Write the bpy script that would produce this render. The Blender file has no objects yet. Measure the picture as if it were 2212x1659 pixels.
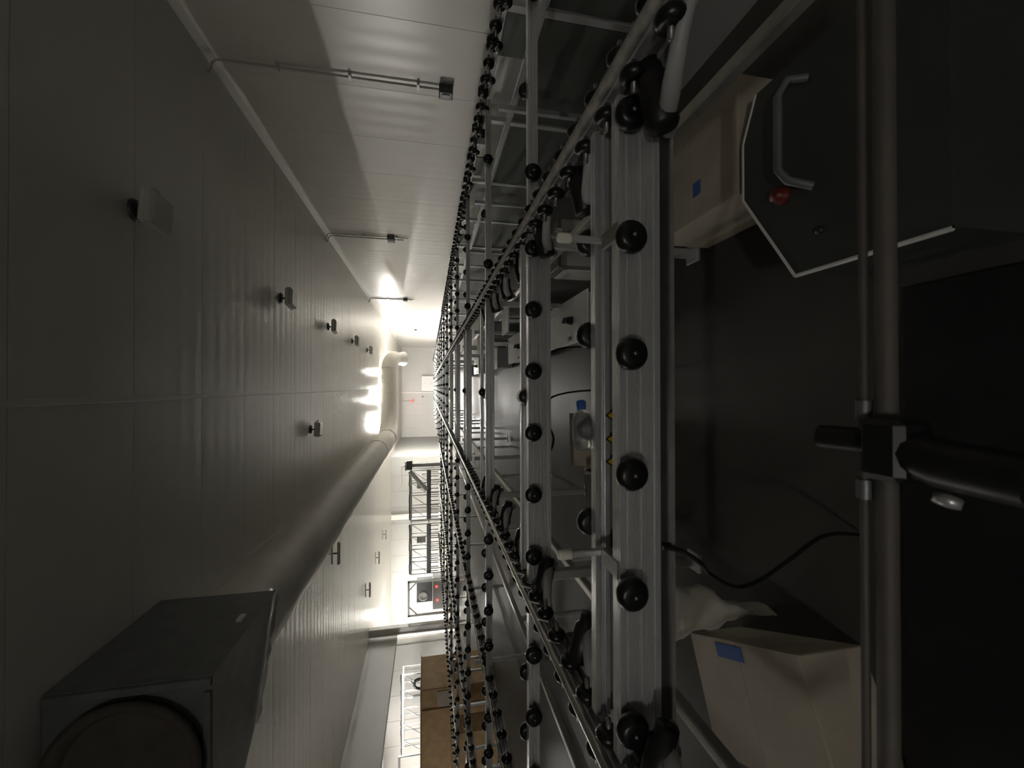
import bpy, bmesh, math, random
from mathutils import Matrix, Vector, Quaternion

random.seed(7)
S = bpy.context.scene
C = S.collection
PI = math.pi

# ------------------------------------------------------------------ camera
EYE = 1.45
pitch = math.atan(181 / 900)
yaw = math.atan(6.5 / 900)
F = Vector((0, math.cos(pitch), -math.sin(pitch)))
U = Vector((0, math.sin(pitch), math.cos(pitch)))
R = Vector((1, 0, 0))
rz = Matrix.Rotation(-yaw, 3, 'Z')
F, U, R = rz @ F, rz @ U, rz @ R
cam = bpy.data.cameras.new('camera')
cam.sensor_fit = 'HORIZONTAL'
cam.sensor_width = 36.0
cam.lens = 36.0 * 900 / 2212
cam.clip_start = 0.02
cam.clip_end = 200
camo = bpy.data.objects.new('camera', cam)
C.objects.link(camo)
# the photographer held the phone sideways: the picture's left is up
camo.matrix_world = Matrix((
    (-U.x, R.x, -F.x, 0),
    (-U.y, R.y, -F.y, 0),
    (-U.z, R.z, -F.z, EYE),
    (0, 0, 0, 1)))
cam.dof.use_dof = True
cam.dof.focus_distance = 6.0
cam.dof.aperture_fstop = 6.0
S.camera = camo

# ------------------------------------------------------------------ world, exposure
w = bpy.data.worlds.new('world')
S.world = w
w.use_nodes = True
w.node_tree.nodes['Background'].inputs[0].default_value = (0.01, 0.01, 0.011, 1)
w.node_tree.nodes['Background'].inputs[1].default_value = 0.05
S.view_settings.view_transform = 'Standard'
S.view_settings.look = 'None'
S.view_settings.exposure = 3.1
S.view_settings.gamma = 1.0
S.view_settings.use_curve_mapping = False
LAMP_FAR = 235.0      # emission of the lit ceiling lamps at the far end
LAMP_BAY = 62.0      # emission of the strip lamps in the side bay
LAMP_FILL = 430.0    # two added fill lamps, unseen behind the bulkhead
LAMP_LEFT = 115.0     # the lit lamp on the left ceiling
LAMP_NEAR = 40.0      # a dimmed strip lamp behind the photographer
WARM = (1.0, 0.965, 0.90)
COOL = (1.0, 0.96, 0.90)

# ------------------------------------------------------------------ materials
MATS = {}


def mat(name, col, rough=0.5, metal=0.0, spec=0.5, noise=0.0, nscale=8.0, bump=0.0, bscale=60.0,
        trans=0.0, emit=None, estr=0.0, alpha=1.0, wave=None, stretch=None, aniso=0.0, rnoise=0.0):
    if name in MATS:
        return MATS[name]
    m = bpy.data.materials.new(name)
    m.use_nodes = True
    nt = m.node_tree
    b = nt.nodes['Principled BSDF']
    b.inputs['Roughness'].default_value = rough
    b.inputs['Metallic'].default_value = metal
    b.inputs['Specular IOR Level'].default_value = spec
    b.inputs['Transmission Weight'].default_value = trans
    b.inputs['Alpha'].default_value = alpha
    if aniso:
        b.inputs['Anisotropic'].default_value = aniso
    b.inputs['Base Color'].default_value = (*col, 1)
    tc = nt.nodes.new('ShaderNodeTexCoord')
    mp = nt.nodes.new('ShaderNodeMapping')
    nt.links.new(tc.outputs['Object'], mp.inputs[0])
    if stretch:
        mp.inputs['Scale'].default_value = stretch
    nz = nt.nodes.new('ShaderNodeTexNoise')
    nz.inputs['Scale'].default_value = nscale
    nz.inputs['Detail'].default_value = 5
    nt.links.new(mp.outputs[0], nz.inputs[0])
    if noise:
        rp = nt.nodes.new('ShaderNodeValToRGB')
        e = rp.color_ramp.elements
        e[0].position, e[1].position = 0.3, 0.7
        e[0].color = (*[c * (1 - noise) for c in col], 1)
        e[1].color = (*[min(1, c * (1 + noise * 0.5)) for c in col], 1)
        nt.links.new(nz.outputs[0], rp.inputs[0])
        nt.links.new(rp.outputs[0], b.inputs['Base Color'])
    if rnoise:
        mr = nt.nodes.new('ShaderNodeMapRange')
        mr.inputs[3].default_value = max(0.02, rough - rnoise)
        mr.inputs[4].default_value = rough + rnoise
        nt.links.new(nz.outputs[0], mr.inputs[0])
        nt.links.new(mr.outputs[0], b.inputs['Roughness'])
    hsock = None
    if wave:
        axis, period, strength = wave
        wv = nt.nodes.new('ShaderNodeTexWave')
        wv.wave_type = 'BANDS'
        wv.bands_direction = axis
        wv.wave_profile = 'SIN'
        wv.inputs['Scale'].default_value = 0.314 / period
        wv.inputs['Distortion'].default_value = 0.0
        nt.links.new(tc.outputs['Object'], wv.inputs[0])
        bp = nt.nodes.new('ShaderNodeBump')
        bp.inputs['Strength'].default_value = strength
        bp.inputs['Distance'].default_value = 0.004
        nt.links.new(wv.outputs['Fac'], bp.inputs['Height'])
        hsock = bp.outputs[0]
    if bump:
        n2 = nt.nodes.new('ShaderNodeTexNoise')
        n2.inputs['Scale'].default_value = bscale
        n2.inputs['Detail'].default_value = 3
        nt.links.new(mp.outputs[0], n2.inputs[0])
        b2 = nt.nodes.new('ShaderNodeBump')
        b2.inputs['Strength'].default_value = bump
        b2.inputs['Distance'].default_value = 0.01
        nt.links.new(n2.outputs[0], b2.inputs['Height'])
        if hsock:
            nt.links.new(hsock, b2.inputs['Normal'])
        hsock = b2.outputs[0]
    if hsock:
        nt.links.new(hsock, b.inputs['Normal'])
    if emit:
        b.inputs['Emission Color'].default_value = (*emit, 1)
        b.inputs['Emission Strength'].default_value = estr
    MATS[name] = m
    return m


mat('wall_paint', (0.76, 0.735, 0.69), 0.30, noise=0.03, nscale=1.5, wave=('Y', 0.2875, 0.5))
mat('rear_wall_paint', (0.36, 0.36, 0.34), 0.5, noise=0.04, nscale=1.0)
mat('far_wall_paint', (0.60, 0.59, 0.56), 0.42, noise=0.03, nscale=1.0)
mat('ceiling_paint', (0.76, 0.74, 0.685), 0.30, noise=0.03, nscale=1.5, wave=('Y', 0.2875, 0.5))
mat('trim_paint', (0.76, 0.74, 0.69), 0.35, noise=0.02)
mat('floor_epoxy', (0.09, 0.085, 0.077), 0.5, spec=0.11, noise=0.18, nscale=2.2, bump=0.02, bscale=9, rnoise=0.07)
mat('aluminium', (0.70, 0.71, 0.72), 0.34, metal=0.6, noise=0.06, nscale=6, rnoise=0.04)
mat('beam_aluminium', (0.74, 0.75, 0.765), 0.27, metal=0.6, noise=0.04, nscale=5, stretch=(0.04, 30, 30), rnoise=0.03, bump=0.10, bscale=22)
mat('bright_tube', (0.62, 0.60, 0.56), 0.36, metal=0.75, noise=0.12, nscale=18, rnoise=0.06)
mat('belt', (0.42, 0.40, 0.37), 0.6, noise=0.3, nscale=30, bump=0.25, bscale=60)
mat('dull_tube', (0.13, 0.118, 0.105), 0.6, metal=0.1, noise=0.15, nscale=14)
mat('dark_steel', (0.10, 0.10, 0.10), 0.4, metal=0.7, noise=0.15, nscale=9)
mat('rubber', (0.009, 0.009, 0.010), 0.30, spec=0.5, bump=0.04, bscale=120)
mat('black_plastic', (0.014, 0.014, 0.015), 0.38, noise=0.15)
mat('near_black_sheet', (0.012, 0.012, 0.013), 0.9, noise=0.2, nscale=9)
mat('bolt', (0.32, 0.31, 0.30), 0.4, metal=0.8)
mat('grey_plastic', (0.46, 0.47, 0.47), 0.45, noise=0.08)
mat('grey_panel', (0.20, 0.21, 0.195), 0.5, noise=0.12, nscale=4)
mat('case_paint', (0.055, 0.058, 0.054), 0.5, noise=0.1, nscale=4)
mat('dark_panel', (0.075, 0.08, 0.07), 0.5, noise=0.15, nscale=3)
mat('white_plastic', (0.86, 0.84, 0.75), 0.4, noise=0.03)
mat('white_metal', (0.84, 0.84, 0.81), 0.35, noise=0.03)
mat('cardboard', (0.52, 0.46, 0.375), 0.85, noise=0.14, nscale=6, bump=0.08, bscale=40)
mat('brown_board', (0.55, 0.37, 0.19), 0.8, noise=0.2, nscale=5, bump=0.08, bscale=30)
mat('blue_tape', (0.05, 0.13, 0.42), 0.55, noise=0.05)
mat('yellow_sign', (0.62, 0.38, 0.02), 0.45, noise=0.04)
mat('red_plastic', (0.14, 0.012, 0.01), 0.4)
mat('duct_fabric', (0.82, 0.79, 0.72), 0.55, noise=0.06, nscale=3, bump=0.35, bscale=4)
mat('galvanised', (0.22, 0.23, 0.24), 0.45, metal=0.5, noise=0.14, nscale=7)
mat('duct_inside', (0.10, 0.085, 0.07), 0.8, noise=0.2)
mat('conduit_steel', (0.55, 0.53, 0.50), 0.42, metal=0.25, noise=0.06)
mat('film', (0.80, 0.82, 0.84), 0.12, trans=0.85, alpha=0.55, bump=0.5, bscale=14)
mat('cable', (0.012, 0.012, 0.013), 0.5)
mat('lamp_white', (0.74, 0.73, 0.69), 0.35, noise=0.02)
mat('lamp_off', (0.62, 0.61, 0.57), 0.25, noise=0.02)
mat('lamp_far_lit', (0.9, 0.9, 0.85), 0.4, emit=WARM, estr=LAMP_FAR)
mat('lamp_left_lit', (0.9, 0.9, 0.85), 0.4, emit=WARM, estr=LAMP_LEFT)
mat('lamp_fill_lit', (0.9, 0.9, 0.85), 0.4, emit=WARM, estr=LAMP_FILL)
mat('lamp_bay_lit', (0.9, 0.9, 0.88), 0.4, emit=COOL, estr=LAMP_BAY)
mat('lamp_near_lit', (0.9, 0.9, 0.85), 0.4, emit=WARM, estr=LAMP_NEAR)
mat('red_lit', (0.7, 0.03, 0.02), 0.4, emit=(1, 0.06, 0.04), estr=0.45)
mat('screen_lit', (0.5, 0.5, 0.5), 0.3, emit=(0.95, 0.97, 1.0), estr=1.2)
mat('clear_sheet', (0.82, 0.86, 0.84), 0.08, trans=0.9, alpha=0.35)


# ------------------------------------------------------------------ mesh helpers
class MB:
    def __init__(self):
        self.v, self.f, self.m, self.s = [], [], [], []

    def add(self, vs, fs, mi=0, smooth=False):
        o = len(self.v)
        self.v += [tuple(p) for p in vs]
        for f in fs:
            self.f.append(tuple(i + o for i in f))
            self.m.append(mi)
            self.s.append(smooth)
        return self

    def box(self, c, s, mi=0, rot=None):
        x, y, z = s[0] / 2, s[1] / 2, s[2] / 2
        vs = [Vector(p) for p in [(-x, -y, -z), (x, -y, -z), (x, y, -z), (-x, y, -z), (-x, -y, z), (x, -y, z), (x, y, z), (-x, y, z)]]
        if rot is not None:
            vs = [rot @ p for p in vs]
        c = Vector(c)
        vs = [p + c for p in vs]
        return self.add(vs, [(0, 3, 2, 1), (4, 5, 6, 7), (0, 1, 5, 4), (1, 2, 6, 5), (2, 3, 7, 6), (3, 0, 4, 7)], mi)

    def cbox(self, c, s, b, mi=0, rot=None):
        """box with chamfered edges"""
        bm = bmesh.new()
        bmesh.ops.create_cube(bm, size=1.0)
        for q in bm.verts:
            q.co = Vector((q.co.x * s[0], q.co.y * s[1], q.co.z * s[2]))
        bmesh.ops.bevel(bm, geom=list(bm.edges), offset=b, segments=1, affect='EDGES', profile=0.5)
        bm.verts.index_update()
        c = Vector(c)
        vs = [((rot @ q.co) if rot is not None else q.co) + c for q in bm.verts]
        fs = [[q.index for q in f.verts] for f in bm.faces]
        bm.free()
        return self.add(vs, fs, mi)

    def rings(self, rings, mi=0, cap0=True, cap1=True, smooth=True):
        n = len(rings[0])
        vs = [p for r in rings for p in r]
        fs = []
        for i in range(len(rings) - 1):
            for j in range(n):
                k = (j + 1) % n
                fs.append((i * n + j, i * n + k, (i + 1) * n + k, (i + 1) * n + j))
        self.add(vs, fs, mi, smooth)
        if cap0:
            self.add(rings[0], [tuple(range(n - 1, -1, -1))], mi)
        if cap1:
            self.add(rings[-1], [tuple(range(n))], mi)
        return self

    def cyl(self, p0, p1, r, seg=10, mi=0, r1=None, cap=True):
        return self.tube([p0, p1], [r, r if r1 is None else r1], seg, mi, cap)

    def tube(self, path, r, seg=8, mi=0, cap=True):
        path = [Vector(p) for p in path]
        n = len(path)
        rs = r if isinstance(r, (list, tuple)) else [r] * n
        t0 = (path[1] - path[0]).normalized()
        a = Vector((0, 0, 1)) if abs(t0.z) < 0.9 else Vector((1, 0, 0))
        nrm = t0.cross(a).normalized()
        rings = []
        prev = t0
        for i, p in enumerate(path):
            t = (path[min(i + 1, n - 1)] - path[max(i - 1, 0)]).normalized()
            nrm = (prev.rotation_difference(t) @ nrm).normalized()
            prev = t
            bn = t.cross(nrm)
            rings.append([p + (nrm * math.cos(2 * PI * j / seg) + bn * math.sin(2 * PI * j / seg)) * rs[i] for j in range(seg)])
        return self.rings(rings, mi, cap, cap)

    def lathe(self, prof, o, axis, seg=16, mi=0):
        """prof: list of (radius, offset along axis)"""
        o = Vector(o)
        ax = Vector(axis).normalized()
        a = Vector((0, 0, 1)) if abs(ax.z) < 0.9 else Vector((1, 0, 0))
        n1 = ax.cross(a).normalized()
        n2 = ax.cross(n1)
        rings = [[o + ax * h + (n1 * math.cos(2 * PI * j / seg) + n2 * math.sin(2 * PI * j / seg)) * r for j in range(seg)] for r, h in prof]
        return self.rings(rings, mi, prof[0][0] > 1e-5, prof[-1][0] > 1e-5)

    def prism(self, poly, axis, a, b, mi=0):
        """poly: 2-D outline; axis 'X': (y,z) run along x; 'Y': (x,z); 'Z': (x,y)"""
        def P(p, t):
            return {'X': (t, p[0], p[1]), 'Y': (p[0], t, p[1]), 'Z': (p[0], p[1], t)}[axis]
        n = len(poly)
        vs = [P(p, a) for p in poly] + [P(p, b) for p in poly]
        fs = [tuple(range(n - 1, -1, -1)), tuple(range(n, 2 * n))]
        for i in range(n):
            j = (i + 1) % n
            fs.append((i, j, n + j, n + i))
        return self.add(vs, fs, mi)

    def data(self, name, mats):
        me = bpy.data.meshes.new(name)
        me.from_pydata(self.v, [], self.f)
        for m in (mats if isinstance(mats, (list, tuple)) else [mats]):
            me.materials.append(MATS[m])
        me.polygons.foreach_set('material_index', self.m)
        me.polygons.foreach_set('use_smooth', self.s)
        bm = bmesh.new()
        bm.from_mesh(me)
        bmesh.ops.recalc_face_normals(bm, faces=bm.faces)
        bm.to_mesh(me)
        bm.free()
        me.update()
        return me

    def build(self, name, mats, parent=None):
        return put(name, self.data(name, mats), parent)


def put(name, me, parent=None, loc=(0, 0, 0), rot=(0, 0, 0)):
    o = bpy.data.objects.new(name, me)
    C.objects.link(o)
    o.location = loc
    o.rotation_euler = rot
    if parent is not None:
        o.parent = parent
    return o


def tag(o, label=None, cat=None, group=None, kind=None):
    if label:
        o['label'] = label
    if cat:
        o['category'] = cat
    if group:
        o['group'] = group
    if kind:
        o['kind'] = kind
    return o


def smooth(pts, n=6):
    p = [Vector(q) for q in pts]
    p = [p[0]] + p + [p[-1]]
    out = []
    for i in range(1, len(p) - 2):
        for k in range(n):
            u = k / n
            a, b, c, d = p[i - 1], p[i], p[i + 1], p[i + 2]
            out.append(0.5 * ((2 * b) + (c - a) * u + (2 * a - 5 * b + 4 * c - d) * u * u + (3 * b - a - 3 * c + d) * u ** 3))
    return out + [p[-2]]


def thing(name, label, cat, loc=(0, 0, 0), group=None, rot=0):
    o = bpy.data.objects.new(name, None)
    C.objects.link(o)
    o.location = loc
    o.rotation_euler = (0, 0, rot)
    o.empty_display_size = 0.1
    return tag(o, label, cat, group)


def struct(name, mb, mats, label=None, cat=None):
    o = mb.build(name, mats)
    tag(o, label, cat, None, 'structure')
    return o


ORD = ['first', 'second', 'third', 'fourth', 'fifth', 'sixth', 'seventh', 'eighth', 'ninth', 'tenth', 'eleventh', 'twelfth', 'thirteenth', 'fourteenth', 'fifteenth']

# ------------------------------------------------------------------ the hall
H = 4.05
XR, XL, XBAY = 4.0, -11.4, -20.0
YB, YM, YW, YF = -6.0, 20.0, 31.0, 43.0
P = 1.15   # panel width

struct('floor', MB().box(((XR + XBAY) / 2, (YB + YF) / 2, -0.05), (XR - XBAY + 1, YF - YB + 1, 0.1)), 'floor_epoxy',
       'glossy dark grey epoxy floor under the conveyor', 'floor')

ceil = struct('ceiling', MB().box(((XR + XBAY) / 2, (YB + YF) / 2, H + 0.12), (XR - XBAY + 1, YF - YB + 1, 0.16)), 'trim_paint',
              'off-white ribbed metal panel ceiling over the hall', 'ceiling')
CP = {}


def ceil_panel(x0, x1):
    k = (x0, x1)
    if k not in CP:
        CP[k] = MB().cbox(((x0 + x1) / 2, 0, 0.02), (x1 - x0 - 0.006, P - 0.003, 0.04), 0.002).data('ceiling_panel', 'ceiling_paint')
    return CP[k]


n = int((YF - YB) / P) + 1
for i in range(n):
    y = YB + P * (i + 0.5)
    put('ceiling_panel', ceil_panel(-0.1, XR + 0.02), ceil, (0, y, H))
    x0 = XL - 0.2 if y < YM else -18.0
    put('ceiling_panel', ceil_panel(x0, -0.1), ceil, (0, y, H))
struct('trim_1', MB().cbox((-0.1, (YB + YF) / 2, H - 0.006), (0.05, YF - YB, 0.014), 0.004), 'trim_paint',
       'narrow pale joint strip along the middle of the ceiling', 'trim')

wr = struct('wall_right', MB().box((XR + 0.14, (YB + YF) / 2, H / 2), (0.16, YF - YB + 1, H)), 'trim_paint',
            'off-white ribbed metal panel wall right of the conveyor', 'wall')
wp = MB().cbox((0.03, 0, H / 2), (0.06, P - 0.003, H), 0.002).data('wall_panel', 'wall_paint')
for i in range(n):
    put('wall_panel', wp, wr, (XR, YB + P * (i + 0.5) + 0.3, 0))
struct('trim_2', MB().prism([(XR - 0.07, H), (XR, H - 0.07), (XR, H)], 'Y', YB, YF), 'trim_paint',
       'slanted cove strip where right wall meets ceiling', 'trim')

wf = struct('wall_far', MB().box((-1.5, YF + 0.14, H / 2), (11.2, 0.16, H)), 'trim_paint',
            'bright end wall at the far end of the hall', 'wall')
fp = MB().cbox((0, 0.03, H / 2), (P - 0.008, 0.06, H), 0.003).data('wall_panel', 'far_wall_paint')
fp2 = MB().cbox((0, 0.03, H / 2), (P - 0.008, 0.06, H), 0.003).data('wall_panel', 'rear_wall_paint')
for i in range(8):
    put('wall_panel', fp, wf, (XR - P * (i + 0.5), YF, 0))
struct('trim_3', MB().cbox((-0.55, YF - 0.06, H / 2), (0.16, 0.14, H - 0.02), 0.02), 'trim_paint',
       'pale vertical post strip on the far end wall', 'trim')
struct('trim_4', MB().prism([(YF - 0.10, H), (YF, H - 0.10), (YF, H)], 'X', -5, XR), 'trim_paint',
       'cove strip along the top of the far wall', 'trim')
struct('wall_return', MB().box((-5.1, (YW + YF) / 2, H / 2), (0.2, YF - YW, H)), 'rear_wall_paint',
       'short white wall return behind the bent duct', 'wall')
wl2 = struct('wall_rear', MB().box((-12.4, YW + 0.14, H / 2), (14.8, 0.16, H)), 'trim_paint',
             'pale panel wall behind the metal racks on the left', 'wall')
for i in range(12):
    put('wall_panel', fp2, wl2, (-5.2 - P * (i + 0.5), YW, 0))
struct('trim_5', MB().cbox((-9.3, YW - 0.1, H / 2), (0.34, 0.2, H - 0.02), 0.02), 'trim_paint',
       'pale flat pilaster on the wall behind the racks', 'trim')

# bulkhead on the left and the lower bay beyond it
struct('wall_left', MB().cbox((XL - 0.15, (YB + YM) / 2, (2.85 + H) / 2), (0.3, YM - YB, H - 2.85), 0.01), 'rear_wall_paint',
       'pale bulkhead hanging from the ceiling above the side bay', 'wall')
wb = struct('wall_bay', MB().box((-15.9, YM + 0.14, 1.75), (8.4, 0.16, 3.5)), 'trim_paint',
            'brightly lit white wall inside the side bay', 'wall')
bp = MB().cbox((0, 0.03, 1.74), (P - 0.01, 0.06, 3.48), 0.003).data('wall_panel', 'far_wall_paint')
for i in range(7):
    put('wall_panel', bp, wb, (-11.95 - P * (i + 0.5), YM, 0))
struct('ceiling_bay', MB().box((-15.8, (YB + YM) / 2, 3.54), (8.4, YM - YB, 0.08)), 'far_wall_paint',
       'low white ceiling of the side bay', 'ceiling')
struct('wall_side', MB().box((XBAY - 0.1, (YB + YF) / 2, H / 2), (0.2, YF - YB, H)), 'far_wall_paint',
       'outer wall of the side bay', 'wall')
struct('wall_back', MB().box(((XR + XBAY) / 2, YB - 0.1, H / 2), (XR - XBAY, 0.2, H)), 'far_wall_paint',
       'wall behind the photographer', 'wall')

col = thing('steel_column', 'pale boxed column standing at the end of the bulkhead', 'column', (-11.05, 19.7, 0))
MB().cbox((0, 0, H / 2), (0.34, 0.30, H), 0.02).build('shaft', 'far_wall_paint', col)
MB().cbox((0, 0, 0.06), (0.44, 0.40, 0.12), 0.01).build('base', 'galvanised', col)
MB().cbox((-0.1, -0.19, 2.0), (0.05, 0.05, 3.6), 0.01).build('conduit', 'conduit_steel', col)


# ------------------------------------------------------------------ lamps
def lamp_disc(label, x, y, lit, group):
    """round-edged square high-bay lamp on a short stem"""
    t = thing('ceiling_lamp', label, 'lamp', (x, y, H), group, 0.12)
    MB().lathe([(0.10, 0), (0.10, -0.015), (0.075, -0.035), (0.0, -0.036)], (0, 0, 0), (0, 0, 1), 14).build('canopy_and_shadow', 'dark_steel', t)  # dark mount disc doubles as the lamp's shadow on the ceiling
    MB().cyl((0, 0, -0.03), (0, 0, -0.12), 0.018, 8).build('stem', 'dark_steel', t)
    MB().cbox((0, 0, -0.15), (0.34, 0.34, 0.08), 0.03).build('housing', 'lamp_white', t)
    MB().cbox((0, 0, -0.205), (0.31, 0.31, 0.06), 0.025).build('diffuser', 'lamp_far_lit' if lit else 'lamp_off', t)
    MB().box((0.19, 0, -0.15), (0.03, 0.06, 0.04)).build('latch', 'bolt', t)
    return t


ys = [4.35, 8.15, 11.75, 15.3, 18.9]
nm = ['nearest unlit white ceiling lamp on its short stem, right of the ceiling strip', 'second unlit white ceiling lamp from the camera, right of the strip',
      'third unlit white ceiling lamp in the right-hand ceiling row', 'fourth unlit white ceiling lamp in the right-hand ceiling row',
      'farthest unlit white ceiling lamp, just before the cross duct']
for i, y in enumerate(ys):
    lamp_disc(nm[i], 1.6, y, False, 'ceiling lamps in the right row')
lamp_disc('lit square ceiling lamp just beyond the end of the cross duct', 0.95, 27.2, True, None)
lamp_disc('single small dark ceiling lamp left of the ceiling strip, above the conveyor', -0.95, 10.1, False, None)


def lamp_bar(label, x, y, L, m, group, z=H, along='X', drop=0.16):
    t = thing('strip_lamp', label, 'lamp', (x, y, z), group)
    a = (L, 0.10) if along == 'X' else (0.10, L)
    MB().cbox((0, 0, -0.012), (a[0] * 0.9, a[1], 0.024), 0.004).build('ceiling_plate', 'lamp_white', t)
    MB().cyl((0, 0, -0.02), (0, 0, -drop + 0.03), 0.022, 8).build('stem', 'dark_steel', t)
    MB().cbox((0, 0, -drop), (a[0], a[1], 0.05), 0.012).build('housing', 'lamp_white', t)
    MB().cbox((0, 0, -drop - 0.035), (a[0] * 0.96, a[1] * 0.85, 0.035), 0.012).build('diffuser', m, t)
    return t


for i, (y, s) in enumerate([(18.6, 'nearest'), (22.0, 'middle'), (25.4, 'farthest')]):
    lamp_bar('%s unlit strip lamp of the left ceiling row, hanging on a stem' % s, -8.6, y, 0.62, 'lamp_off', 'unlit strip lamps in the left row')
lamp_bar('unlit strip lamp on the ceiling close behind the long duct', -4.6, 12.3, 0.62, 'lamp_off', None)
lamp_bar('bright lit strip lamp peeking over the cross duct', -0.28, 24.3, 0.62, 'lamp_far_lit', None, drop=0.12)
for i, (x, y) in enumerate([(-2.2, 27.2), (-0.6, 29.6), (-2.4, 31.4)]):
    lamp_bar('%s lit strip lamp hidden by the cross duct near far wall' % ORD[i], x, y, 1.2, 'lamp_far_lit', 'lit strip lamps at the far end')
lamp_bar('bright lit lamp on the left ceiling glaring beside the column', -13.3, 25.6, 1.2, 'lamp_left_lit', None, drop=0.07, along='Y')
for i, (x, y) in enumerate([(-16.2, 25.6), (-17.4, 27.5)]):
    lamp_bar('%s added fill lamp on the left ceiling hidden by the bulkhead' % ORD[i], x, y, 1.2, 'lamp_fill_lit', 'added fill lamps behind the bulkhead', drop=0.07, along='Y')
for i, (x, y) in enumerate([(-14.0, 6.5), (-17.5, 12.5), (-14.2, 15.0), (-17.0, 17.3)]):
    lamp_bar('%s lit strip lamp on the side bay ceiling' % ORD[i], x, y, 1.5, 'lamp_bay_lit', 'lit strip lamps in the side bay', z=3.5, along='Y', drop=0.06)
lamp_bar('dim lit strip lamp on the ceiling behind the camera', -1.74, -4.7, 0.5, 'lamp_near_lit', None, drop=0.08)

# ------------------------------------------------------------------ fabric duct
DX, DZ, DR, DY = -2.59, 1.45 + 2.04, 0.44, 23.4
duct = thing('air_duct', 'thick pale fabric air duct running under the ceiling and bending across the hall', 'duct', (DX, 4.0, DZ))


def duct_piece(name, path, rads, m='duct_fabric', seg=28, cap=False):
    pts = [Vector(p) - Vector((DX, 4.0, DZ)) for p in path]
    return MB().tube(pts, rads, seg, 0, cap).build(name, m, duct)


def wob(i, a=0.012):
    return DR + a * math.sin(i * 1.7) + a * 0.6 * math.sin(i * 0.61 + 1)


ylist = [4.12 + 0.35 * i for i in range(int((17.6 - 4.12) / 0.35) + 1)]
duct_piece('straight_run', [(DX, y, DZ) for y in ylist], [wob(i, 0.006) for i in range(len(ylist))])
ylist2 = [17.5 + 0.35 * i for i in range(int((21.9 - 17.5) / 0.35) + 1)]
duct_piece('straight_run', [(DX, y, DZ) for y in ylist2], [wob(i + 5) + 0.012 for i in range(len(ylist2))])
er = 1.5
elb = [(DX, 21.8, DZ)] + [(DX + er - er * math.cos(a), 21.9 + er * math.sin(a), DZ) for a in [PI / 2 * k / 12 for k in range(13)]]
duct_piece('elbow', elb, [DR + 0.01 + 0.014 * (k % 2) for k in range(len(elb))])
xl = [DX + er - 0.05 + 0.2 * i for i in range(int((1.0 - (DX + er)) / 0.2) + 2)]
duct_piece('cross_run', [(x, DY, DZ) for x in xl], [wob(i, 0.02) for i in range(len(xl))])
x1 = xl[-1]
sp = [(x1 - 0.03 + 0.55 * math.sin(a), DY + 0.55 - 0.55 * math.cos(a), DZ - 0.25 * (1 - math.cos(a))) for a in [PI / 2 * k / 8 for k in range(9)]]
duct_piece('end_bend', sp, [DR - 0.005 * k for k in range(9)], cap=True)
dz = sp[-1]
duct_piece('outlet_collar', [(dz[0], dz[1] - 0.05, dz[2] - 0.1), (dz[0] + 0.02, dz[1] + 0.28, dz[2] - 0.42)], [0.30, 0.40], 'trim_paint')
for y in (6.5, 10.0, 13.5, 17.55, 21.85):
    duct_piece('seam_band', [(DX, y - 0.02, DZ), (DX, y + 0.02, DZ)], [DR + 0.03, DR + 0.03], 'duct_fabric')
for x in (-0.55, 0.25):
    duct_piece('seam_band', [(x - 0.02, DY, DZ), (x + 0.02, DY, DZ)], [DR + 0.028, DR + 0.028], 'duct_fabric')
for y in [4.6 + 1.1 * i for i in range(12)]:
    MB().box((0.0, y - 4.0, H - DZ - 0.06), (0.05, 0.04, 0.15)).build('hanger', 'conduit_steel', duct)

# housing the duct starts from
ahu = thing('air_handler', 'dark sheet metal air handling unit with a round fan opening under the ceiling', 'air handler', (-3.3, 3.5, H))
poly = [(1.19, -0.05), (1.19, 1.25), (0.20, 0.70), (-0.3, 0.14), (-1.5, 0.14), (-1.5, -0.05)]
MB().prism(poly, 'Z', -1.05, -0.005).build('housing', 'galvanised', ahu)
g = MB()
for sx in (1.15, -1.46):
    g.cbox((sx, -0.06, -0.53), (0.06, 0.03, 1.03), 0.005)
g.cbox((-0.2, -0.06, -1.02), (2.56, 0.03, 0.05), 0.005)
g.build('front_frame', 'galvanised', ahu)
MB().lathe([(0.47, 0.0), (0.50, -0.06), (0.44, -0.07), (0.40, -0.01), (0.38, 0.02), (0.0, 0.03)], (0.62, -0.07, -0.52), (0, 1, 0), 32).build('fan_ring', ['duct_inside'], ahu)
g = MB()
fl = []
for i in range(13):
    tt = i / 12
    px, py = 1.19 - 0.99 * tt, 1.25 - 0.55 * tt
    fl.append(((px + 0.012, py + 0.016, -0.98 + 0.01 * math.sin(i * 2)), (px + 0.02, py + 0.02, -1.06 - 0.03 * abs(math.sin(i * 1.3)))))
g.rings([[Vector(a), Vector(b), Vector(b) + Vector((0.004, 0.005, 0)), Vector(a) + Vector((0.004, 0.005, 0))] for a, b in fl], 0, True, True)
g.build('plastic_skirt', 'film', ahu)
MB().cbox((1.2, 0.72, -0.93), (0.03, 0.10, 0.05), 0.005).build('latch', 'aluminium', ahu)


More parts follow.
